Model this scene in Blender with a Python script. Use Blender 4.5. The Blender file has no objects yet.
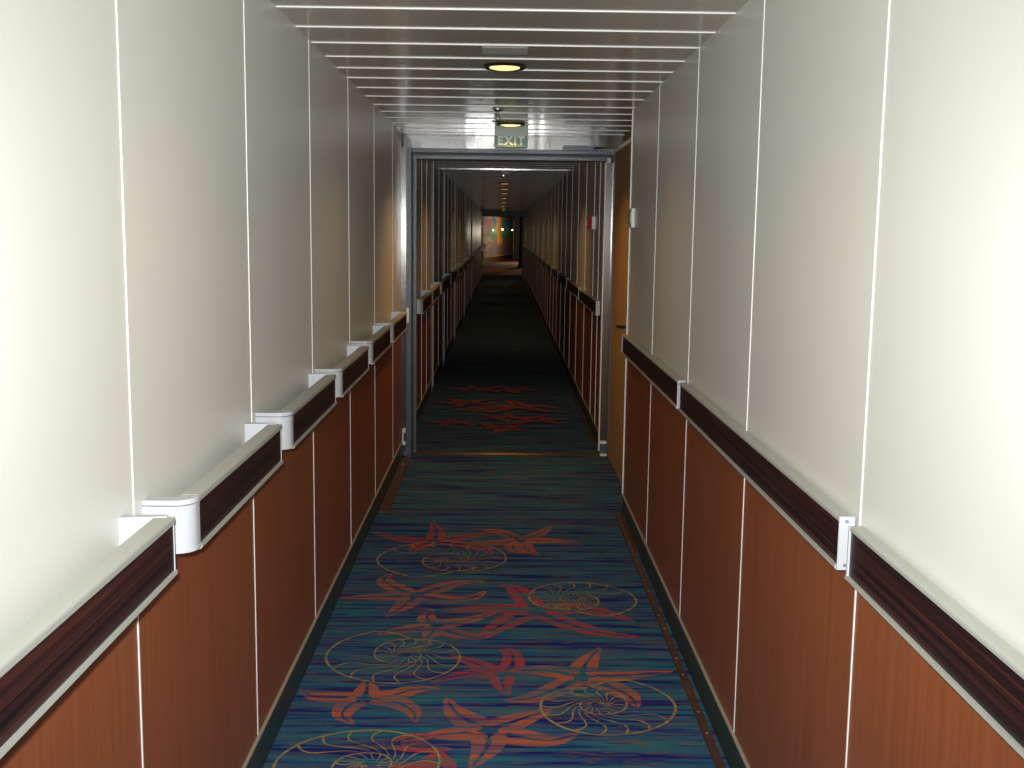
import bpy, math, random
from mathutils import Vector, Matrix
S = bpy.context.scene
COL = S.collection
PI = math.pi
# ------------------------------------------------------------------ camera
EYE = 1.535
FPX, PIT, YAW, ROL = 1100.0, 0.135695, 0.010053, 0.012828
cy_, sy_, cp_, sp_, cr_, sr_ = math.cos(YAW), math.sin(YAW), math.cos(PIT), math.sin(PIT), math.cos(ROL), math.sin(ROL)
def _yaw(v): return Vector((v[0]*cy_+v[1]*sy_, -v[0]*sy_+v[1]*cy_, v[2]))
CR = _yaw((cr_, sr_*sp_, sr_*cp_)); CU = _yaw((-sr_, cr_*sp_, cr_*cp_)); CF = _yaw((0, cp_, -sp_))
cam = bpy.data.cameras.new('camera'); camo = bpy.data.objects.new('camera', cam); COL.objects.link(camo)
cam.sensor_width = 36; cam.lens = FPX/1024*36; cam.clip_start = .02; cam.clip_end = 200
M = Matrix((CR, CU, -CF)).transposed().to_4x4(); M.translation = (0, 0, EYE)
camo.matrix_world = M
S.camera = camo
def floor_at(px, py):
    d = CR*((px-512)/FPX) - CU*((py-384)/FPX) + CF
    t = -EYE/d.z
    return d.x*t, d.y*t
# ------------------------------------------------------------------ world, flash, exposure
W = bpy.data.worlds.new('world'); S.world = W; W.use_nodes = True
W.node_tree.nodes['Background'].inputs[0].default_value = (.01, .01, .012, 1)
W.node_tree.nodes['Background'].inputs[1].default_value = .3
vs = S.view_settings
vs.view_transform = 'Standard'; vs.look = 'None'; vs.gamma = 1; vs.use_curve_mapping = False
vs.exposure = 0.0
FLASH_W, FLASH_SIZE = 500, math.radians(88)
fl = bpy.data.lights.new('camera_flash', 'SPOT'); fl.energy = FLASH_W; fl.color = (.93, .97, 1.0)
fl.spot_size = FLASH_SIZE; fl.spot_blend = 1.0; fl.shadow_soft_size = .02
flo = bpy.data.objects.new('camera_flash', fl); COL.objects.link(flo)
M2 = M.copy(); M2.translation = Vector((0, 0, EYE)) + CU*.06 - CR*.03 + CF*.02
flo.matrix_world = M2
LAMP_COL = (1.0, .54, .17)
# ------------------------------------------------------------------ materials
def mat(name, base=(.5, .5, .5), rough=.5, metal=0, spec=.5, emit=None, es=0, coat=0, coat_r=.1):
    m = bpy.data.materials.new(name); m.use_nodes = True
    b = m.node_tree.nodes['Principled BSDF']
    b.inputs['Base Color'].default_value = (*base, 1); b.inputs['Roughness'].default_value = rough
    b.inputs['Metallic'].default_value = metal; b.inputs['Specular IOR Level'].default_value = spec
    b.inputs['Coat Weight'].default_value = coat; b.inputs['Coat Roughness'].default_value = coat_r
    if emit: b.inputs['Emission Color'].default_value = (*emit, 1); b.inputs['Emission Strength'].default_value = es
    return m
def N(m, t, **k):
    n = m.node_tree.nodes.new(t)
    for a, v in k.items(): setattr(n, a, v)
    return n
def L(m, a, b): m.node_tree.links.new(a, b)
def coords(m, scale, loc=(0, 0, 0)):
    g = N(m, 'ShaderNodeNewGeometry'); mp = N(m, 'ShaderNodeMapping')
    mp.inputs['Scale'].default_value = scale; mp.inputs['Location'].default_value = loc
    L(m, g.outputs['Position'], mp.inputs[0]); return mp.outputs[0]
def noise(m, vec, detail=3, rough=.5, dist=0, scale=1):
    n = N(m, 'ShaderNodeTexNoise'); n.inputs['Scale'].default_value = scale; n.inputs['Detail'].default_value = detail
    n.inputs['Roughness'].default_value = rough; n.inputs['Distortion'].default_value = dist
    L(m, vec, n.inputs['Vector']); return n.outputs['Fac']
def ramp(m, fac, stops, interp='LINEAR'):
    r = N(m, 'ShaderNodeValToRGB'); r.color_ramp.interpolation = interp
    e = r.color_ramp.elements
    while len(e) < len(stops): e.new(.5)
    for i, (p, c) in enumerate(stops): e[i].position = p; e[i].color = (*c, 1)
    L(m, fac, r.inputs[0]); return r.outputs[0]
def mixc(m, fac, a, b, mode='MIX'):
    n = N(m, 'ShaderNodeMix', data_type='RGBA', blend_type=mode)
    if isinstance(fac, (int, float)): n.inputs[0].default_value = fac
    else: L(m, fac, n.inputs[0])
    for s, v in ((6, a), (7, b)):
        if isinstance(v, tuple): n.inputs[s].default_value = (*v, 1)
        else: L(m, v, n.inputs[s])
    return n.outputs[2]
def setbase(m, c): L(m, c, m.node_tree.nodes['Principled BSDF'].inputs['Base Color'])
def bump(m, h, strength, dist=.001):
    b = N(m, 'ShaderNodeBump'); b.inputs['Strength'].default_value = strength; b.inputs['Distance'].default_value = dist
    L(m, h, b.inputs['Height']); L(m, b.outputs[0], m.node_tree.nodes['Principled BSDF'].inputs['Normal'])

M_PANEL = mat('cream_wall_panel', rough=.38, spec=.5)
setbase(M_PANEL, ramp(M_PANEL, noise(M_PANEL, coords(M_PANEL, (1.5, 1.5, 1.5)), 2), [(.3, (.65, .635, .565)), (.7, (.67, .655, .585))]))
def wood(name, stops, scale, rough, spec=.5, det=5, dist=.3, coat=0):
    m = mat(name, rough=rough, spec=spec, coat=coat)
    v = coords(m, scale)
    setbase(m, ramp(m, noise(m, v, det, .6, dist), stops)); return m
M_CHERRY = wood('cherry_wainscot', [(.25, (.22, .062, .021)), (.5, (.262, .076, .026)), (.75, (.305, .092, .033))], (18, 70, 1.6), .42, .4)
M_EBONY = wood('dark_ebony_wood', [(.38, (.006, .003, .004)), (.5, (.020, .007, .007)), (.64, (.060, .016, .010)), (.74, (.11, .030, .014))], (60, .8, 200), .42, .4, 4, .5)
M_LEAF = wood('door_laminate', [(.3, (.36, .21, .085)), (.7, (.42, .25, .10))], (30, 30, 1.2), .65, .2)
M_ALU = mat('satin_grey_aluminium', (.40, .405, .35), .45, .2)
M_CAP = mat('white_plastic_cap', (.42, .43, .44), .3)
M_SEAM = mat('white_seam_strip', (.78, .76, .70), .35)
M_SEAMC = mat('ceiling_joint_strip', (.85, .84, .78), .35)
M_BASE = mat('dark_green_baseboard', (.028, .045, .036), .4)
M_BASETOP = mat('baseboard_bead', (.34, .29, .21), .4)
M_BROWN = wood('brown_carpet_edge', [(.3, (.04, .018, .01)), (.7, (.09, .04, .02))], (40, 8, 40), .6)
M_STEEL = mat('brushed_stainless', (.40, .39, .37), .13, 1)
M_HEAD = mat('dull_steel_header', (.24, .23, .215), .16, 1)
bump(M_HEAD, noise(M_HEAD, coords(M_HEAD, (5, 1, 1.5)), 2), .25, .02)
M_FRAME = mat('blue_grey_door_frame', (.055, .075, .09), .35)
M_BLACK = mat('black_gap_rubber', (.006, .006, .007), .5)
M_BRASS = mat('brass', (.55, .34, .10), .3, 1)
M_SCREW = mat('steel_screw', (.30, .30, .30), .4, .5)
M_RED = mat('red_plastic', (.45, .015, .015), .6, spec=.2)
M_WHITE = mat('white_plastic', (.72, .72, .66), .3)
M_CHROME = mat('chrome', (.7, .7, .7), .12, 1)
M_DARKRING = mat('dark_lamp_trim', (.05, .035, .02), .25, .7)
M_GLOW = mat('warm_lamp_glow', (.1, .08, .05), .4, emit=(1, .80, .36), es=1.25)
M_GLOWF = mat('dim_lamp_glow', (.1, .08, .05), .4, emit=(1, .55, .12), es=.55)
M_CEIL = mat('satin_metal_ceiling', (.56, .52, .435), .2, .3)
bump(M_CEIL, noise(M_CEIL, coords(M_CEIL, (1.2, 9, 1)), 2), .06, .01)
M_VENT = mat('grey_ceiling_patch', (.50, .50, .46), .5)
M_GOLD = mat('gold_frame', (.60, .38, .07), .35, .6)
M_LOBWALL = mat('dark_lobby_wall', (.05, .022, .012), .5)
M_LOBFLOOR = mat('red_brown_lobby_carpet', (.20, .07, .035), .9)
M_COLUMN = mat('dark_blue_column', (.035, .025, .08), .3)
M_BRIGHT = mat('small_bright_glow', (1, 1, 1), .4, emit=(.85, 1, .85), es=3.0)

def carpet_color(m):
    n1 = noise(m, coords(m, (1.7, 26, 0)), 2.5, .6, .5)
    c = ramp(m, n1, [(.0, (.010, .014, .12)), (.415, (.012, .020, .15)), (.445, (.020, .060, .16)), (.50, (.026, .100, .185)), (.57, (.030, .135, .20)), (.62, (.022, .175, .17)), (.655, (.018, .16, .17)), (.68, (.018, .05, .17))])
    n2 = noise(m, coords(m, (1.5, 30, 0), (3, 17, 0)), 1.5, .5, .9)
    f = ramp(m, n2, [(.0, (0, 0, 0)), (.43, (0, 0, 0)), (.455, (.85,)*3), (.48, (0, 0, 0)), (.565, (0, 0, 0)), (.59, (.9,)*3), (.62, (0, 0, 0))])
    c = mixc(m, f, c, (.17, .095, .075))
    n3 = noise(m, coords(m, (330, 330, 0)), 1)
    return mixc(m, .8, c, ramp(m, n3, [(.3, (.3,)*3), (.7, (1.3,)*3)]), 'MULTIPLY')
M_CARPET = mat('blue_striped_carpet', rough=.95, spec=.1); setbase(M_CARPET, carpet_color(M_CARPET))
def motif(name, a, b, lo):
    m = mat(name, rough=.95, spec=.1)
    n = noise(m, coords(m, (3, 50, 0), (7, 3, 0)), 3, .6, .4)
    c = ramp(m, n, [(.38, a), (.60, b)])
    f = ramp(m, noise(m, coords(m, (2.0, 44, 0), (1, 9, 0)), 2, .55, .5), [(.43, (1,)*3), (.47, (.9,)*3), (.54, (lo,)*3), (.62, (lo*.6,)*3)])
    n3 = noise(m, coords(m, (260, 260, 0)), 1)
    c = mixc(m, .5, c, ramp(m, n3, [(.3, (.6,)*3), (.7, (1.3,)*3)]), 'MULTIPLY')
    setbase(m, mixc(m, f, carpet_color(m), c)); return m
M_STAR = motif('orange_starfish_weave', (.50, .105, .04), (.24, .105, .07), .42)
M_STARR = motif('red_starfish_weave', (.46, .035, .045), (.26, .075, .05), .42)
M_SHELL = motif('ochre_shell_weave', (.42, .26, .07), (.26, .20, .07), .65)
# ------------------------------------------------------------------ mesh helpers
SHEER_Y, SHEER = 7.7, .0040
def rise(y): return SHEER*max(0, y-SHEER_Y)
class MB:
    def __init__(s): s.v = []; s.f = []; s.m = []; s.mats = []
    def slot(s, m):
        if m not in s.mats: s.mats.append(m)
        return s.mats.index(m)
    def add(s, vs_, fs, m):
        o = len(s.v); k = s.slot(m); s.v += [tuple(v) for v in vs_]; s.f += [tuple(i+o for i in f) for f in fs]; s.m += [k]*len(fs); return s
    def box(s, x0, x1, y0, y1, z0, z1, m):
        vs_ = [(x, y, z) for z in (z0, z1) for y in (y0, y1) for x in (x0, x1)]
        return s.add(vs_, [(0, 2, 3, 1), (4, 5, 7, 6), (0, 1, 5, 4), (2, 6, 7, 3), (0, 4, 6, 2), (1, 3, 7, 5)], m)
    def prism(s, pts, axis, a, b, m):      # closed 2-D outline swept along an axis
        n = len(pts); mk = {'x': lambda p, t: (t, p[0], p[1]), 'y': lambda p, t: (p[0], t, p[1]), 'z': lambda p, t: (p[0], p[1], t)}[axis]
        vs_ = [mk(p, a) for p in pts]+[mk(p, b) for p in pts]
        fs = [tuple(range(n)), tuple(range(2*n-1, n-1, -1))]+[(i, i+n, (i+1) % n+n, (i+1) % n) for i in range(n)]
        return s.add(vs_, fs, m)
    def lathe(s, prof, c, m, n=24, axis='z'):
        vs_ = []; fs = []
        for r, h in prof:
            for k in range(n):
                a = 2*PI*k/n; p = (r*math.cos(a), r*math.sin(a), h)
                if axis == 'y': p = (p[0], p[2], p[1])
                if axis == 'x': p = (p[2], p[0], p[1])
                vs_.append((c[0]+p[0], c[1]+p[1], c[2]+p[2]))
        for i in range(len(prof)-1):
            for k in range(n): fs.append((i*n+k, i*n+(k+1) % n, (i+1)*n+(k+1) % n, (i+1)*n+k))
        fs.append(tuple(range(n))); fs.append(tuple(range(len(prof)*n-1, (len(prof)-1)*n-1, -1)))
        return s.add(vs_, fs, m)
    def tube(s, pts, r, m, n=8):
        pts = [Vector(p) for p in pts]; vs_ = []; fs = []
        for i, p in enumerate(pts):
            d = (pts[min(i+1, len(pts)-1)]-pts[max(i-1, 0)]).normalized()
            u = d.cross(Vector((0, 0, 1)) if abs(d.z) < .9 else Vector((1, 0, 0))).normalized(); w = d.cross(u)
            for k in range(n):
                a = 2*PI*k/n; vs_.append(p+u*r*math.cos(a)+w*r*math.sin(a))
        for i in range(len(pts)-1):
            for k in range(n): fs.append((i*n+k, i*n+(k+1) % n, (i+1)*n+(k+1) % n, (i+1)*n+k))
        fs.append(tuple(range(n))); fs.append(tuple(range(len(pts)*n-1, (len(pts)-1)*n-1, -1)))
        return s.add(vs_, fs, m)
    def build(s, name, parent=None, loc=None, smooth=False, sheer=False, bevel=0):
        import bmesh
        me = bpy.data.meshes.new(name)
        vv = [(x, y, z+(rise(y) if sheer else 0)) for x, y, z in s.v]
        me.from_pydata(vv, [], s.f)
        for m in s.mats: me.materials.append(m)
        for p, k in zip(me.polygons, s.m): p.material_index = k
        bm = bmesh.new(); bm.from_mesh(me); bmesh.ops.recalc_face_normals(bm, faces=bm.faces)
        if bevel: bmesh.ops.bevel(bm, geom=[e for e in bm.edges if len(e.link_faces) == 2 and e.calc_face_angle(0) > .5], offset=bevel, segments=2, affect='EDGES')
        bm.to_mesh(me); bm.free()
        if smooth:
            for p in me.polygons: p.use_smooth = True
            try: me.set_sharp_from_angle(angle=.7)
            except Exception: pass
        o = bpy.data.objects.new(name, me); COL.objects.link(o)
        if parent: o.parent = parent
        if loc: o.location = loc
        return o
def tag(o, label, cat, group=None):
    o['label'] = label; o['category'] = cat
    if group: o['group'] = group
    return o
def thing(name, label, cat, loc=(0, 0, 0), group=None, rz=0):
    o = bpy.data.objects.new(name, None); COL.objects.link(o); o.location = loc; o.rotation_euler.z = rz
    return tag(o, label, cat, group)
def struct(o): o['kind'] = 'structure'; return o
def dup(root, loc, label, group=None):
    r = root.copy(); COL.objects.link(r); r.location = loc; r['label'] = label
    if group: r['group'] = group
    for ch in list(root.children):
        c = ch.copy(); COL.objects.link(c); c.parent = r
        for g in list(ch.children):
            d = g.copy(); COL.objects.link(d); d.parent = c
    return r
ORD = ['first', 'second', 'third', 'fourth', 'fifth', 'sixth', 'seventh', 'eighth', 'ninth', 'tenth', 'eleventh', 'twelfth', 'thirteenth', 'fourteenth', 'fifteenth', 'sixteenth', 'seventeenth', 'eighteenth', 'nineteenth', 'twentieth', 'twenty-first', 'twenty-second', 'twenty-third', 'twenty-fourth', 'twenty-fifth', 'twenty-sixth', 'twenty-seventh', 'twenty-eighth', 'twenty-ninth', 'thirtieth']
# ------------------------------------------------------------------ shell of the place
XL, XR, XR2 = -.68, .685, .72
H = 2.195
BACK, END = -5.0, 38.0
YW = 5.97          # where the near right wall stops at the door recess
YL = 7.45          # where the near left wall stops at the frame
YD = 7.6           # doorway
# floor with its woven motifs (one carpet)
fb = MB(); fb.box(-1.0, 1.0, BACK, SHEER_Y, -.05, 0, M_CARPET); fb.box(-.9, .9, SHEER_Y, END, -.05, 0, M_CARPET)
def ribbon(pts, w0, w1, z, m, taper_end=True):
    P = [Vector((p[0], p[1])) for p in pts]; n = len(P); vs_ = []; fs = []
    for i, p in enumerate(P):
        d = (P[min(i+1, n-1)]-P[max(i-1, 0)]); d = d.normalized() if d.length > 1e-9 else Vector((1, 0))
        u = Vector((-d.y, d.x)); t = i/(n-1); w = w0(t) if callable(w0) else w0+(w1-w0)*t
        for s_ in (-1, 1): q = p+u*w*s_/2; vs_.append((q.x, q.y, z+rise(q.y)))
    for i in range(n-1): fs.append((2*i, 2*i+1, 2*i+3, 2*i+2))
    fb.add(vs_, fs, m)
def smooth_path(pts, n=14):
    P = [Vector(p) for p in pts]
    if len(P) == 2: P = [P[0], (P[0]+P[1])/2, P[1]]
    P = [2*P[0]-P[1]]+P+[2*P[-1]-P[-2]]; out = []
    for i in range(1, len(P)-2):
        k = max(2, n//(len(P)-3))
        for j in range(k):
            t = j/k; a, b, c, d = P[i-1:i+3]
            out.append(.5*((2*b)+(c-a)*t+(2*a-5*b+4*c-d)*t*t+(3*b-a-3*c+d)*t**3))
    out.append(P[-2]); return out
ZC = [.0006]
def arm(path, m, w=.075, z=.0008):
    P = smooth_path(path); n = len(P)
    prof = lambda t: w*(.42+.75*math.sin(PI*min(1, t*1.5+.12))**1)*(1-t)**.35 if t < .6 else w*max(.30, 1.2-1.1*t)
    for sgn in (-1, 1):
        Q = []
        for i, p in enumerate(P):
            d = (P[min(i+1, n-1)]-P[max(i-1, 0)]).normalized(); u = Vector((-d.y, d.x)); t = i/(n-1)
            Q.append(p+u*sgn*w*.46*(1-t)**.6*(.55+.45*min(1, t*5)))
        i0 = 1; ZC[0] += .00002; z = ZC[0]
        ribbon(Q[i0:], lambda t: w*.50*(.35+.65*math.sin(PI*min(1, t+.18)))*(1 if t < .9 else (1-t)*8+.2), 0, z, m)
def star(cpx, arms, m, w=.075, f=floor_at, z=.0008):
    c = f(*cpx)
    for i, a in enumerate(arms): arm([c]+[f(*p) for p in a], m, w, z+.00004*i)
STARS = [
 ((415, 596), [[(380, 597), (340, 598)], [(450, 600), (472, 598), (486, 591)], [(396, 588), (384, 580), (392, 574)], [(440, 588), (458, 583), (486, 581)], [(405, 605), (386, 617)]], 'o', .085),
 ((434, 541), [[(402, 539), (371, 532)], [(437, 532), (432, 522)], [(470, 536), (510, 531)], [(465, 545), (484, 549), (492, 556)], [(418, 547), (412, 553)]], 'r', .08),
 ((521, 541), [[(538, 534), (552, 526)], [(552, 541), (586, 544)], [(527, 550), (540, 556)], [(513, 549), (526, 554)], [(500, 532), (472, 529)], [(495, 543), (470, 542)]], 'o', .075),
 ((536, 611), [[(525, 598), (514, 588), (498, 586)], [(490, 609), (440, 612)], [(590, 610), (636, 622)], [(562, 622), (600, 633), (640, 638)], [(512, 620), (492, 631), (474, 642)]], 'r', .095),
 ((436, 626), [[(427, 619), (432, 609)], [(452, 623), (474, 619), (500, 611)], [(405, 630), (376, 635)], [(432, 633), (424, 641)], [(455, 634), (480, 637), (506, 628)]], 'o', .075),
 ((503, 675), [[(478, 665), (449, 654)], [(513, 664), (510, 652), (498, 651)], [(470, 674), (430, 683)], [(502, 684), (508, 697)]], 'r', .07),
 ((582, 677), [[(586, 664), (600, 648)], [(622, 676), (673, 672)], [(612, 688), (630, 697), (638, 708)], [(556, 690), (530, 699), (503, 701)], [(545, 671), (505, 672)]], 'o', .085),
 ((364, 699), [[(340, 698), (315, 697), (299, 690)], [(367, 690), (367, 680)], [(392, 696), (415, 690), (440, 689)], [(393, 702), (412, 711), (416, 724)], [(350, 705), (342, 716), (354, 725)]], 'o', .075),
 ((489, 731), [[(470, 722), (455, 712), (446, 698)], [(455, 734), (425, 736)], [(520, 720), (552, 710)], [(520, 738), (552, 741), (579, 734)], [(487, 748), (470, 770)]], 'o', .09),
 ((440, 774), [[(437, 762), (440, 752)], [(410, 772), (390, 768)], [(470, 785), (500, 790)], [(430, 795), (415, 810)]], 'r', .09),
 ((395, 745), [[(412, 739), (442, 736)], [(420, 748), (452, 750)]], 'r', .06),
]
for c, arms, k, w in STARS: star(c, arms, M_STAR if k == 'o' else M_STARR, w)
import bisect
def interp(x, xs, ys):
    if x <= xs[0]: return ys[0]
    if x >= xs[-1]: return ys[-1]
    i = bisect.bisect(xs, x)-1; t = (x-xs[i])/(xs[i+1]-xs[i]); t = t*t*(3-2*t)*.4+t*.6; return ys[i]+(ys[i+1]-ys[i])*t
def shell(core, R, a0, direc, sy=1.0, lw=.007, z=.0042):
    # nautilus: outer whorl from the aperture inwards with curved ribs between the whorls
    rr = lambda a: R*interp(a, [-95, -60, 0, 90, 180, 270, 360, 450, 540, 720], [.55, .93, 1, .88, .72, .54, .38, .29, .22, .08])
    pt = lambda a, k=1.0: (core[0]+rr(a)*k*math.cos(math.radians(a0+direc*a)), core[1]+sy*rr(a)*k*math.sin(math.radians(a0+direc*a)))
    ribbon([pt(a) for a in range(-95, 721, 7)], lw*1.5, lw*.7, z, M_SHELL)
    a = -95; p = pt(a); th = math.radians(a0+direc*a)
    hook = [(p[0]-.16*R*math.cos(th)*t+direc*(-.30*R)*math.sin(th)*-math.sin(PI*t)*1.0, p[1]-.32*R*sy*math.sin(th)*t+direc*(.30*R)*math.cos(th)*-math.sin(PI*t)*1.0) for t in [i/8 for i in range(9)]]
    ribbon(hook, lw*1.2, lw, z, M_SHELL)
    for i in range(17):
        a = 30+i*21
        pts = []
        for j in range(9):
            t = j/8; aa = a+t*34-22*math.sin(PI*t); r = rr(a)*(1-t)+rr(a+360)*1.0*t
            th = math.radians(a0+direc*aa); pts.append((core[0]+r*math.cos(th), core[1]+sy*r*math.sin(th)))
        ribbon(pts, lw*1.1, lw*.5, z+.0001, M_SHELL)
    for i in range(14):
        a = 372+i*24; pts = [(core[0]+rr(a)*k*math.cos(math.radians(a0+direc*(a+q))), core[1]+sy*rr(a)*k*math.sin(math.radians(a0+direc*(a+q)))) for k, q in ((1, 0), (.7, 6), (.35, 20))]
        ribbon(pts, lw*.7, lw*.4, z+.0002, M_SHELL)
def shell_px(core, left, right, top, bot, a0, direc, z=.0042):
    c = floor_at(*core); l = floor_at(left, core[1]); r = floor_at(right, core[1])
    t = floor_at(core[0], top); b = floor_at(core[0], bot)
    R = max(r[0]-c[0], c[0]-l[0]); ry = max(t[1]-c[1], c[1]-b[1])
    shell(c, R, a0, direc, ry/R/.95 if ry/R < 2 else 1.9, z=z)
shell_px((452, 560), 377, 509, 541, 577, 180, -1)
shell_px((574, 600), 533, 636, 582, 618, 0, 1)
shell_px((404, 656), 326, 446, 629, 680, 180, 1, .0046)
shell_px((597, 706), 545, 675, 677, 737, 0, -1, .0050)
shell_px((370, 766), 274, 432, 729, 800, 180, -1)
# the woven group repeats beyond the doorway
y_ref = floor_at(434, 541)[1]
REP = 8.35-y_ref+.75
for k in range(1):
    def f2(px, py, k=k):
        x, y = floor_at(px, py); return (x*.95+.02, y+5.35)
    for c, arms, kk, w in STARS[:9]: star(c, arms, M_STARR, w*.95, f2, .0010)
floor = struct(fb.build('floor'))
# walls
def seam_list(y0, first, pitch, y1):
    o = []; y = first
    while y < y1-.02:
        if y > y0: o.append(y)
        y += pitch
    return o
def wall(name, x, side, y0, y1, seams, z1=H, sheer=False, sw=.005, sp=.0018):
    t = .06; xi, xo = x, x+side*t
    a, b = sorted((xi, xo))
    w = struct(MB().box(a, b, y0, y1, .96, z1, M_PANEL).build(name, sheer=sheer))
    MB().box(a, b, y0, y1, 0, .96, M_CHERRY).build('wainscot', w, sheer=sheer)
    for s in seams:
        c, d = sorted((x+side*.002, x-side*sp))
        MB().box(c, d, s-sw/2, s+sw/2, .115, z1-.001, M_SEAM).build('seam_strip', w, sheer=sheer)
    return w
def base(name, x, side, y0, y1, sheer=False):
    c, d = sorted((x, x-side*.006)); c2, d2 = sorted((x, x-side*.009))
    b = struct(MB().box(c, d, y0, y1, .001, .108, M_BASE).build(name, sheer=sheer))
    MB().box(c2, d2, y0, y1, .108, .114, M_BASETOP).build('top_bead', b, sheer=sheer)
    return b
sl = [2.0+.97*k for k in range(-7, 6)]
wall('wall_left', XL, -1, BACK, YL, sl)
srr = [2.03+.98*k for k in range(-7, 5)]
wall('wall_right', XR, 1, BACK, YW, srr[:-0] if False else [s for s in srr if s < YW-.1])
base('baseboard_left', XL, -1, BACK, YL-.02); base('baseboard_right', XR, 1, BACK, YW)
# end trim of the near right wall
o = struct(MB().box(XR-.006, XR+.066, YW-.004, YW+.012, .03, H, M_SEAM).build('trim_1', bevel=.002))
# far corridor walls
YF = 7.80
farL = [8.35, 8.78, 9.3, 9.9]+[10.8+.97*k for k in range(0, 28)]
farR = [8.28, 8.75, 9.62, 10.6]+[11.6+.97*k for k in range(0, 27)]
wall('wall_far_left', XL, -1, YF, END, farL, H, True, .014, .004)
wall('wall_far_right', XR2, 1, YF, END, farR, H, True, .014, .004)
base('baseboard_far_left', XL, -1, YF, END, True); base('baseboard_far_right', XR2, 1, YF, END, True)
# pilasters of the cabin bays on the far left wall, bright-edged
for i, y in enumerate((10.55, 12.6, 15.5, 19.5, 24.0)):
    p = struct(MB().box(XL, XL+.018, y, y+.10, .0, 2.19, M_FRAME).build('trim_%d' % (10+i), sheer=True))
    MB().box(XL+.0185, XL+.024, y-.006, y+.03, .05, 2.19, M_SEAM).build('edge_strip', p, sheer=True)
# recess on the right of the doorway
rc = struct(MB().box(.80, .86, YW+.012, YD-.05, 0, H, M_LEAF).build('wall_recess'))
struct(MB().box(XR+.07, .86, YW-.06, YW-.001, 0, H, M_PANEL).build('wall_recess_back'))
# back wall behind the camera
struct(MB().box(-.74, .75, BACK-.06, BACK, 0, H, M_PANEL).build('wall_back'))
# ceiling: slats across the corridor with bright joints
cb = MB()
cs = [3.075-.325*k for k in range(24, -1, -1)]+[3.394, 3.71, 4.01, 4.316, 4.604, 4.892, 5.215, 5.535, 5.885, 6.2, 6.52, 6.84, 7.16, 7.44]
ys = [BACK]+cs+[7.68]
for a, b in zip(ys, ys[1:]): cb.box(-.76, .88, a+.004, b-.004, H, H+.03, M_CEIL)
ceil = struct(cb.build('ceiling'))
jb = MB()
for i, s in enumerate(cs): jb.box(-.68, .80 if s > YW else .685, s-.006, s+.006, H-.003, H+.02, M_SEAMC)
jb.build('joint_strips', ceil)
MB().box(-.76, .88, BACK, 7.68, H+.03, H+.05, M_BLACK).build('ceiling_backing', ceil)
cf = MB(); y = YF
while y < END-.1:
    cf.box(-.74, .78, y+.003, min(END, y+.325)-.003, H, H+.03, M_CEIL); y += .325
cfo = struct(cf.build('ceiling_far', sheer=True))
jf = MB(); y = YF+.325
while y < END-.1:
    jf.box(-.68, .72, y-.007, y+.007, H-.002, H+.02, M_SEAMC); y += .325
jf.build('joint_strips', cfo, sheer=True)
MB().box(-.74, .78, YF, END, H+.03, H+.05, M_BLACK).build('ceiling_backing', cfo, sheer=True)
# portal trim across the far ceiling
pf = struct(MB().box(-.68, .72, 11.9, 11.94, H-.008, H, M_STEEL).build('trim_20', sheer=True))
# ------------------------------------------------------------------ doorway
door = struct(MB().box(-.648, -.615, 7.46, 7.58, 0, 2.09, M_FRAME).box(.745, .79, 7.56, 7.60, 0, 2.09, M_FRAME).box(-.648, .79, 7.52, 7.58, 2.070, 2.098, M_FRAME).build('door_1'))
MB().box(-.618, -.592, 7.62, 7.66, 0, 2.062, M_FRAME).box(-.592, .705, 7.62, 7.66, 2.034, 2.062, M_FRAME).build('inner_frame', door)
MB().box(-.625, -.612, 7.585, 7.615, 0, 2.075, M_BLACK).box(-.612, .745, 7.585, 7.615, 2.058, 2.075, M_BLACK).build('frame_gasket', door)
MB().box(-.76, .90, 7.545, 7.80, 2.099, H+.03, M_HEAD).build('header', door)
MB().box(-.70, -.648, 7.45, 7.56, 0, 2.099, M_STEEL).build('jamb', door)
MB().box(.697, .745, 7.60, 7.76, .10, 2.02, M_STEEL).build('jamb', door)
MB().box(.690, .697, 7.60, 7.66, .03, 2.02, M_SEAM).build('jamb_edge', door)
MB().box(.700, .742, 7.575, 7.60, .085, .10, M_WHITE).box(.697, .745, 7.60, 7.76, 0, .085, M_FRAME).build('jamb_foot', door)
MB().box(-.76, -.70, 7.45, 7.80, 0, 2.094, M_FRAME).box(.745, .92, 7.60, 7.80, 0, 2.094, M_FRAME).build('frame_fill', door)
for z in (.93, ): MB().box(-.646, -.628, 7.43, 7.46, z, z+.10, M_WHITE).build('hinge', door)
MB().box(-.672, -.652, 7.43, 7.45, .09, .20, M_WHITE).box(-.664, -.650, 7.428, 7.432, .115, .175, M_BLACK).build('strike_plate', door)
MB().box(-.69, -.682, 7.35, 7.45, .02, 2.09, M_SEAM).build('jamb_edge', door)
MB().box(-.655, -.652, 7.43, 7.45, .24, .90, M_BLACK).build('frame_gasket', door)
th = struct(MB().prism([(7.575, 0), (7.59, .006), (7.63, .006), (7.645, 0)], 'x', -.63, .70, M_BRASS).build('trim_2'))
MB().box(.70, .745, 7.56, 7.60, .0, .012, M_WHITE).build('end_plate', th)
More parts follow.
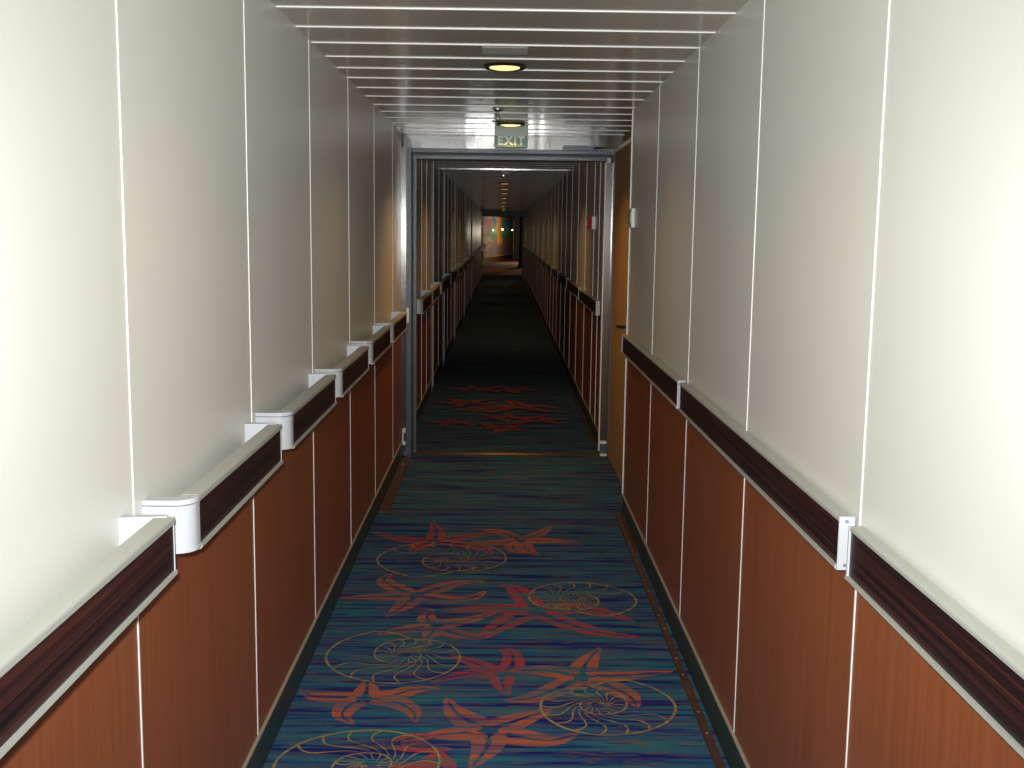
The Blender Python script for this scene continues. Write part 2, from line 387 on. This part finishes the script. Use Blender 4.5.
# door leaf held open against the recess
df = thing('fire_door', 'brown laminate fire door standing open flat in the right-hand recess', 'door', (.77, 6.82, 0))
MB().box(-.02, .02, -.72, .72, .008, 2.085, M_LEAF).build('leaf', df, bevel=.002)
MB().box(-.022, .022, -.73, -.72, .008, 2.085, M_SEAM).build('edge_strip', df)
MB().box(-.030, -.020, -.71, .71, 2.075, 2.10, M_SEAM).build('top_strip', df)
MB().box(-.026, -.020, -.395, -.335, .92, 1.17, M_CHROME).build('lock_plate', df)
MB().tube([(-.026, -.365, 1.00), (-.070, -.365, 1.00), (-.078, -.350, 1.00), (-.078, -.25, .995)], .010, M_BLACK).build('handle', df, smooth=True)
MB().box(-.040, -.026, -.385, -.345, 1.08, 1.15, M_BLACK).build('lock_cylinder', df, bevel=.003)
dc = thing('door_closer', 'dark metal door closer arm under the steel header at its right end', 'door closer', (.50, 7.48, 2.105))
MB().box(-.10, .13, -.02, .019, -.012, .018, M_FRAME).build('body', dc, bevel=.003)
MB().tube([(.10, -.025, .0), (.16, -.10, .0), (.20, -.13, .0)], .006, M_STEEL).build('arm', dc)
# ------------------------------------------------------------------ handrails
def rail_parts(root, L_, side, d0, d1, caps):
    # side -1: left wall (offsets grow towards +x); local origin on the wall face, y from 0 to L_, z = 0 at wood bottom lip
    s = -side
    X = lambda d: s*d
    curved = caps == 'curved'
    tz = .1105 if curved else .106
    lip = [(X(d0), tz), (X(d1-.006), tz), (X(d1-.001), tz-.002), (X(d1), tz-.005), (X(d1), .097), (X(d0), .097)]
    cut0 = .055 if curved else .003
    MB().prism(lip, 'y', cut0, L_-(.001 if curved else .010), M_ALU).build('top_lip', root)
    bot = [(X(d0), 0), (X(d1-.002), 0), (X(d1+.003), .004), (X(d1+.002), .011), (X(d0), .011)]
    MB().prism(bot, 'y', cut0, L_-.004, M_ALU).build('bottom_lip', root)
    a, b = sorted((X(d1-.012), X(d1-.003)))
    MB().box(a, b, cut0, L_-.005, .011, .097, M_EBONY).build('wood_face', root)
    a, b = sorted((X(d0), X(d1-.013)))
    MB().box(a, b, cut0+.001, L_-.020, .0115, .0965, M_ALU).build('rail_core', root)
    if curved:
        def capshape(ya, sg, R, grow=0, solid=False, ext=.016, lid=.034):
            out = [(X(0), ya)]; n = 10
            for i in range(n+1):
                t = i/n*PI/2; out.append((X(d1+grow-R+R*math.sin(t)), ya+sg*(R-R*math.cos(t))))
            tp = ya+sg*(R+ext)
            out.append((X(d1+grow), tp))
            if solid: out += [(X(d0-.004), tp), (X(d0-.004), ya+sg*lid), (X(0), ya+sg*lid)]; return out
            out.append((X(d1-.012), tp)); r2 = R-.012
            for i in range(n+1):
                t = (1-i/n)*PI/2; out.append((X(d1-.012-r2+r2*math.sin(t)), ya+sg*(.012+r2-r2*math.cos(t))))
            out.append((X(0), ya+sg*.012)); return out
        MB().prism(capshape(0, 1, .038), 'z', .010, .099, M_CAP).build('end_cap', root, smooth=True)
        MB().prism(capshape(.002, 1, .036, -.002, False), 'z', .099, .1012, M_FRAME).build('cap_shadow_line', root, smooth=True)  # dark recessed strip added as the shadow line under the lid
        MB().prism(capshape(-.003, 1, .041, .003, True, .013), 'z', .1012, .1110, M_CAP).build('cap_rim', root, smooth=True, bevel=.0015)
        MB().prism(capshape(-.002, 1, .040, .002, False, .013), 'z', .007, .0125, M_CAP).build('cap_rim', root, smooth=True)
        MB().prism([(X(0), L_), (X(d1-.014), L_), (X(d1-.012), L_-.004), (X(d1-.012), L_-.012), (X(0), L_-.024)], 'z', .001, .1120, M_CAP).build('end_cap', root)
        MB().prism([(X(d1-.011), L_-.0045), (X(d1-.011), L_), (X(d1-.002), L_), (X(d1-.0015), L_-.0045)], 'z', .0, .112, M_CAP).build('cap_edge', root)
    else:
        a, b = sorted((X(.007), X(d1)))
        p = MB().box(a, b, -.004, .002, .002, .107, M_CAP).build('end_plate', root, bevel=.001)
        for z in (.012, .098): MB().lathe([(.0035, -.0060), (.0035, -.0035)], (X((.007+d1)/2+.001), 0, z), M_SCREW, 10, 'y').build('screw', p)
        a, b = sorted((X(d0), X(d1+.001)))
        MB().box(a, b, L_-.011, L_-.006, .002, .104, M_CAP).build('end_cap', root)
        for k in (.25, .75): MB().box(*sorted((X(0), X(d0+.002))), L_*k, L_*k+.05, .03, .09, M_ALU).build('bracket', root)
ZR = .905; ZRR = .902; ZRF = .932
GL = 'curved-end handrails on the left corridor wall'
lr_names = {}
seq = [2.0+.97*k for k in range(-2, 5)]     # starts of the left rails
root0 = None
labels = ['nearest handrail on the left wall, ebony face, running out at the bottom left',
 'second left-wall handrail from the camera, ebony face, white cap over the cherry panel',
 'third left-wall handrail counting from the camera, dark wood with white cap',
 'fourth left-wall handrail from the camera, dark wood, midway to the doorway',
 'fifth left-wall handrail from the camera, dark wood with small white cap',
 'sixth left-wall handrail, last dark wood one before the doorway frame']
k = 0
for s in seq:
    if s < .5: continue
    loc = (XL, s+.048, ZR+[.007, .008, .018, .021, .029, .033][min(k, 5)])
    if root0 is None:
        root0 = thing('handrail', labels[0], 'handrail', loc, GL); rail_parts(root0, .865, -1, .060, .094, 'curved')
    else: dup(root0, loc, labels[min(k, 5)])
    k += 1
loc = (XR, .06, ZRR)
r0 = thing('handrail', 'long dark wood handrail nearest the camera on the right wall', 'handrail', loc, 'flat-end handrails on the right corridor wall'); rail_parts(r0, 1.925, 1, .012, .037, 'flat')
dup(r0, (XR, 2.04, ZRR), 'middle long dark wood handrail on the right wall, between two white end plates')
r2 = thing('handrail', 'long dark wood handrail on the right wall ending at the door recess', 'handrail', (XR, 4.0, ZRR), 'flat-end handrails on the right corridor wall'); rail_parts(r2, 1.90, 1, .012, .037, 'flat')
# beyond the doorway
FL_ = [8.15, 9.35, 10.75, 12.75, 14.7, 16.65, 18.6, 20.55, 22.5, 24.45, 26.4, 28.35, 30.3, 32.25, 34.2, 36.1]
p1 = thing('handrail', 'dark handrail beyond the doorway on the left, first of its row', 'handrail', (XL, FL_[0], ZRF+rise(FL_[0])), 'far left-wall handrails'); rail_parts(p1, 1.12, -1, .058, .094, 'curved')
p2 = thing('handrail', 'dark handrail beyond the doorway on the left, third of its row', 'handrail', (XL, FL_[2], ZRF+rise(FL_[2]+1)), 'far left-wall handrails'); rail_parts(p2, 1.84, -1, .058, .094, 'curved')
dup(p1, (XL, FL_[1], ZRF+rise(FL_[1]+.5)), 'dark handrail beyond the doorway on the left, second of its row')
for i, y in enumerate(FL_[3:]): dup(p2, (XL, y, ZRF+rise(y+1)), 'dark handrail beyond the doorway on the left, %s of its row' % ORD[i+3])
q = None
for i in range(16):
    y = 8.0+1.88*i; lb = 'dark handrail beyond the doorway on the right, %s of its row' % ORD[i]
    lc = (XR2, y, ZR+.042+rise(y+1))
    if q is None: q = thing('handrail', lb, 'handrail', lc, 'far right-wall handrails'); rail_parts(q, 1.85, 1, .012, .037, 'flat')
    else: dup(q, lc, lb)
# ------------------------------------------------------------------ carpet edge strips
cs_ = struct(MB().prism([(.638, 0), (.641, .007), (.665, .007), (.668, 0)], 'y', BACK+.01, 5.95, M_BROWN).build('trim_3'))
for i in range(34): MB().lathe([(.005, 0), (.0045, .0085), (.002, .0095)], (.652, .8+i*.152, 0), M_SCREW if i % 3 else M_BRASS, 8).build('screw', cs_)
struct(MB().prism([(-.672, 0), (-.670, .006), (-.615, .006), (-.612, 0)], 'y', 5.93, 7.42, M_BROWN).build('trim_4'))
struct(MB().prism([(.6685, 0), (.67, .006), (.679, .006), (.679, 0)], 'y', 5.2, 5.95, M_BROWN).build('trim_5'))
struct(MB().prism([(.685, 0), (.688, .006), (.708, .006), (.711, 0)], 'y', 7.85, END-.05, M_BROWN).build('trim_6', sheer=True))
# ------------------------------------------------------------------ ceiling things
def downlight_parts(root, dim=False):
    MB().lathe([(.062, .0), (.085, -.001), (.088, -.006), (.080, -.013), (.064, -.010)], (0, 0, 0), M_DARKRING, 32).build('trim_ring', root, smooth=True)
    MB().lathe([(.0615, .0), (.060, -.012), (.045, -.016), (.02, -.018)], (0, 0, 0), M_GLOWF if dim else M_GLOW, 24).build('lens', root, smooth=True)
def lamp(loc, w, size=.10):
    l = bpy.data.lights.new('downlight_light', 'AREA'); l.shape = 'DISK'; l.size = size; l.energy = w; l.color = LAMP_COL; l.spread = math.radians(125)
    o = bpy.data.objects.new('downlight_light', l); COL.objects.link(o); o.location = loc
L1 = (0, 4.47, H-.001)
d1 = thing('downlight', 'round recessed ceiling downlight with dark rim, nearest the camera', 'light', L1, 'round ceiling downlights'); downlight_parts(d1)
near_l = [(4.47, 1.6), (6.78, 6.0), (2.16, .8), (-.15, 2), (-2.5, 3)]
for i, (y, w) in enumerate(near_l):
    x = .04 if i == 1 else 0
    if i == 1: dup(d1, (x, y, H-.001), 'round ceiling downlight glowing just in front of the exit sign')
    if i > 1: dup(d1, (x, y, H-.001), 'round ceiling downlight above or behind the camera, %s from the doorway' % ORD[i])
    lamp((x, y, H-.03), w)
fl_y = [(9.8, 3.4), (12.4, .8), (15.3, 2.2), (17.4, 1.6), (19.6, 1.6), (22.5, 1.5), (26, 1.5), (30, 1.5), (34, 1.6), (37.0, 1.0)]
d2 = None
for i, (y, w) in enumerate(fl_y):
    if i == 1: continue
    lb = 'dim ceiling downlight beyond the doorway, %s along the far corridor' % ORD[i if i < 1 else i-1]
    lc = (.02, y, H-.001+rise(y))
    if d2 is None: d2 = thing('downlight', lb, 'light', lc, 'dim downlights of the far corridor'); downlight_parts(d2, True)
    else: dup(d2, lc, lb)
    lamp((.02, y, H-.03+rise(y)), w)
vp = tag(MB().box(-.082, .083, 4.05, 4.20, H-.002, H-.0005, M_VENT).build('access_plate', bevel=.001), 'small grey rectangular plate on the ceiling before the nearest downlight', 'plate')
def sprinkler(loc, label):
    r = thing('sprinkler', label, 'sprinkler', loc)
    MB().lathe([(.030, 0), (.030, -.003), (.012, -.010), (.010, -.014)], (0, 0, 0), M_CHROME, 20).build('escutcheon', r, smooth=True)
    MB().lathe([(.009, -.013), (.009, -.03), (.006, -.034)], (0, 0, 0), M_CHROME, 12).build('body', r, smooth=True)
    MB().tube([(-.008, 0, -.03), (-.014, 0, -.045), (0, 0, -.06)], .0022, M_CHROME).tube([(.008, 0, -.03), (.014, 0, -.045), (0, 0, -.06)], .0022, M_CHROME).build('frame_arms', r)
    MB().lathe([(.034, -.060), (.036, -.064), (.004, -.066)], (0, 0, 0), M_CHROME, 20).build('deflector', r)
sprinkler((-.035, 6.05, H), 'small chrome sprinkler head on the ceiling between the two nearest downlights')
sprinkler((-.02, 37.6, H+rise(37.6)), 'tiny bright sprinkler head at the far end of the corridor ceiling')
sd = thing('smoke_detector', 'round grey smoke detector on the far corridor ceiling beyond the doorway', 'smoke detector', (.03, 12.4, H+rise(12.4)))
MB().lathe([(.06, 0), (.062, -.015), (.045, -.035), (.02, -.04)], (0, 0, 0), M_WHITE, 24).build('housing', sd, smooth=True)
MB().lathe([(.005, -.038), (.005, -.046)], (-.03, -.02, 0), M_BRIGHT, 8).build('indicator', sd)
# exit sign
M_SIGN = mat('sea_green_sign', (.10, .25, .19), .4)
M_SIGNP = mat('pale_green_sign', (.34, .41, .34), .35)
M_TEXT = mat('pale_sign_lettering', (.85, .88, .72), .5)
ex = thing('exit_sign', 'green EXIT sign hanging from the ceiling before the steel header', 'sign', (.045, 6.95, H))
MB().box(-.104, .104, -.006, .006, -.062, -.001, M_SIGNP).build('upper_panel', ex, bevel=.001)
MB().box(-.104, .104, -.006, .006, -.128, -.063, M_SIGN).build('sign_panel', ex, bevel=.001)
MB().box(-.104, .104, -.0075, .006, -.0665, -.0615, M_FRAME).build('divider', ex)
fc = bpy.data.curves.new('lettering', 'FONT'); fc.body = 'EXIT'; fc.size = .072; fc.extrude = .001; fc.align_x = 'CENTER'; fc.space_character = 1.18; fc.offset = .0022
fo = bpy.data.objects.new('lettering', fc); COL.objects.link(fo)
dg = bpy.context.evaluated_depsgraph_get(); me = bpy.data.meshes.new_from_object(fo.evaluated_get(dg)); bpy.data.objects.remove(fo)
me.materials.clear(); me.materials.append(M_TEXT)
lo = bpy.data.objects.new('lettering', me); COL.objects.link(lo); lo.parent = ex; lo.location = (0, -.0085, -.114); lo.rotation_euler = (PI/2, 0, 0)
# ------------------------------------------------------------------ wall devices
wb = thing('door_holder', 'white plastic box on the end of the near right wall beside the recess', 'door holder', (XR, 5.86, 1.575))
MB().box(-.016, .0, -.075, .09, 0, .10, M_WHITE).build('housing', wb, bevel=.003)
MB().box(-.020, -.016, -.05, .06, .02, .08, M_CAP).build('cover', wb, bevel=.002)
rb = thing('fire_call_point', 'red fire call point with white side on the right wall beyond the doorway', 'fire alarm', (XR2, 8.75, 1.58))
MB().box(-.058, 0, -.03, .045, 0, .095, M_RED).build('housing', rb, bevel=.003)
MB().box(-.028, 0, -.12, -.033, .0, .095, M_WHITE).build('side_plate', rb, bevel=.002)
MB().box(-.062, -.058, -.015, .03, .025, .07, M_WHITE).build('glass_plate', rb)
rr_ = thing('emergency_button', 'small red button box under the far left handrail beyond the doorway', 'button', (XL, 10.45, .86))
MB().box(0, .05, -.03, .03, 0, .05, M_RED).build('housing', rr_, bevel=.003)
MB().lathe([(.014, .05), (.012, .058)], (0, 0, .025), M_RED, 12, 'x').build('button', rr_)
# ------------------------------------------------------------------ lobby at the far end
E0 = rise(END)
end = struct(MB().box(-.80, .80, END, END+.15, 1.99+E0, 2.30+E0, M_FRAME).build('door_2'))
MB().box(-1.0, -.70, END, END+.15, E0, 2.0+E0, M_FRAME).build('jamb', end)
MB().box(.66, 1.0, END, END+.15, E0, 2.0+E0, M_FRAME).build('jamb', end)
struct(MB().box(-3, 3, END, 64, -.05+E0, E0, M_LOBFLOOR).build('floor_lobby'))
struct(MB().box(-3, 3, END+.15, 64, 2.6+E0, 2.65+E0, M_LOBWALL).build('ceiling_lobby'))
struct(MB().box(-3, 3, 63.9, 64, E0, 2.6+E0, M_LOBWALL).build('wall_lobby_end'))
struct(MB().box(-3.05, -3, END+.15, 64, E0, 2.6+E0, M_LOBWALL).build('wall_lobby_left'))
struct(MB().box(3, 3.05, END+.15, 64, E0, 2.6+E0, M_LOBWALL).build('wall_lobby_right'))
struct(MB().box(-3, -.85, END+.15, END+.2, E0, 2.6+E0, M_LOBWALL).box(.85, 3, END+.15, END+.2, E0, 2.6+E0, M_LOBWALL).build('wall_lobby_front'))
# abstract mural, framed in gold, set at an angle
M_MUR = mat('mural_paint', rough=.7)
tc = N(M_MUR, 'ShaderNodeTexCoord'); sx = N(M_MUR, 'ShaderNodeSeparateXYZ'); L(M_MUR, tc.outputs['Generated'], sx.inputs[0])
nz = noise(M_MUR, coords(M_MUR, (2.2, .3, 2.2)), 3)
def madd(a, b, k):
    n = N(M_MUR, 'ShaderNodeMath', operation='MULTIPLY_ADD'); L(M_MUR, b, n.inputs[0]); n.inputs[1].default_value = k; L(M_MUR, a, n.inputs[2]); return n.outputs[0]
zz = madd(sx.outputs[2], nz, .35); xx = madd(sx.outputs[0], nz, .35)
bgc = ramp(M_MUR, zz, [(.0, (.10, .07, .06)), (.35, (.16, .10, .08)), (.60, (.17, .13, .09)), (.68, (.03, .18, .10)), (.85, (.16, .34, .20)), (1.0, (.05, .16, .22))])
band = ramp(M_MUR, xx, [(.0, (1,)*3), (.36, (1,)*3), (.44, (0,)*3)])
left = ramp(M_MUR, noise(M_MUR, coords(M_MUR, (3, .4, 5)), 2), [(.42, (.42, .36, .20)), (.55, (.40, .08, .03))])
c = mixc(M_MUR, band, bgc, left)
fig = ramp(M_MUR, xx, [(.55, (0,)*3), (.60, (1,)*3), (.72, (1,)*3), (.78, (0,)*3)])
figz = ramp(M_MUR, zz, [(.42, (0,)*3), (.5, (1,)*3), (1, (1,)*3)])
c = mixc(M_MUR, mixc(M_MUR, 1.0, fig, figz, 'MULTIPLY'), c, (.55, .25, .03))
setbase(M_MUR, c)
A = Vector((-.92, 50.0)); B = Vector((.56, 62.0)); dv = (B-A); Lm = dv.length; ang = math.atan2(dv.y, dv.x)
mu = thing('mural', 'colourful gold-framed abstract mural in the lobby at the far end', 'mural', (A.x, A.y, E0+.36), rz=ang)
MB().box(0, Lm, -.03, 0, 0, 1.83, M_MUR).build('painting', mu)
MB().box(-.03, Lm+.03, -.06, .02, -.07, 0, M_GOLD).box(-.03, Lm+.03, -.06, .02, 1.83, 1.88, M_GOLD).box(-.03, 0, -.06, .02, -.07, 1.9, M_GOLD).box(Lm, Lm+.3, -.06, .02, -.07, 1.88, M_GOLD).build('frame', mu)
nv = Vector((-dv.y, dv.x)).normalized()*.10; o_ = Vector((-dv.y, dv.x)).normalized()*.021; A1 = A+o_; B1 = B+o_
struct(MB().prism([(A1.x, A1.y), (B1.x, B1.y), (B1.x+nv.x, B1.y+nv.y), (A1.x+nv.x, A1.y+nv.y)], 'z', E0, 2.6+E0, M_LOBWALL).build('wall_lobby_mural'))
co = struct(MB().tube([(-.5, 49, 2.32+E0), (.0, 48.5, 2.36+E0), (.35, 48, 2.30+E0), (.95, 47, 2.14+E0)], .05, M_GOLD).build('trim_30', smooth=True))
cl = tag(MB().lathe([(.22, 0), (.19, .08), (.17, .2), (.17, 2.3), (.21, 2.5), (.22, 2.6)], (.86, 47.5, E0), M_COLUMN, 20).build('column', smooth=True), 'dark blue round column at the right of the far lobby opening', 'column')
for i, (x, y, z, r, lb) in enumerate([(-.02, 49.2, 1.60, .05, 'bright white lamp before the middle of the far mural'), (-.42, 49.2, 1.56, .035, 'small lamp before the left half of the far mural'), (.42, 49.2, 1.58, .035, 'small lamp before the right edge of the far mural')]):  # glowing globes and cords added for three small bright spots
    t = thing('bright_globe', lb.replace('lamp before', 'glowing globe before'), 'lamp', (x, y, E0+2.6))
    MB().lathe([(.05, 0), (.05, -.03), (.005, -.04), (.005, z-2.6+r)], (0, 0, 0), M_BLACK, 10).build('cord', t)
    MB().lathe([(r*math.sin(a), z-2.6-r*math.cos(a)) for a in [PI*(j+.5)/10 for j in range(10)]], (0, 0, 0), M_BRIGHT, 14).build('globe', t, smooth=True)
def plight(loc, w, c, r=.1):
    l = bpy.data.lights.new('lobby_light', 'POINT'); l.energy = w; l.color = c; l.shadow_soft_size = r
    o = bpy.data.objects.new('lobby_light', l); COL.objects.link(o); o.location = loc
plight((1.9, 54, 1.6), 190, (1, .88, .66)); plight((.3, 43, 2.4), 34, (1, .6, .3))
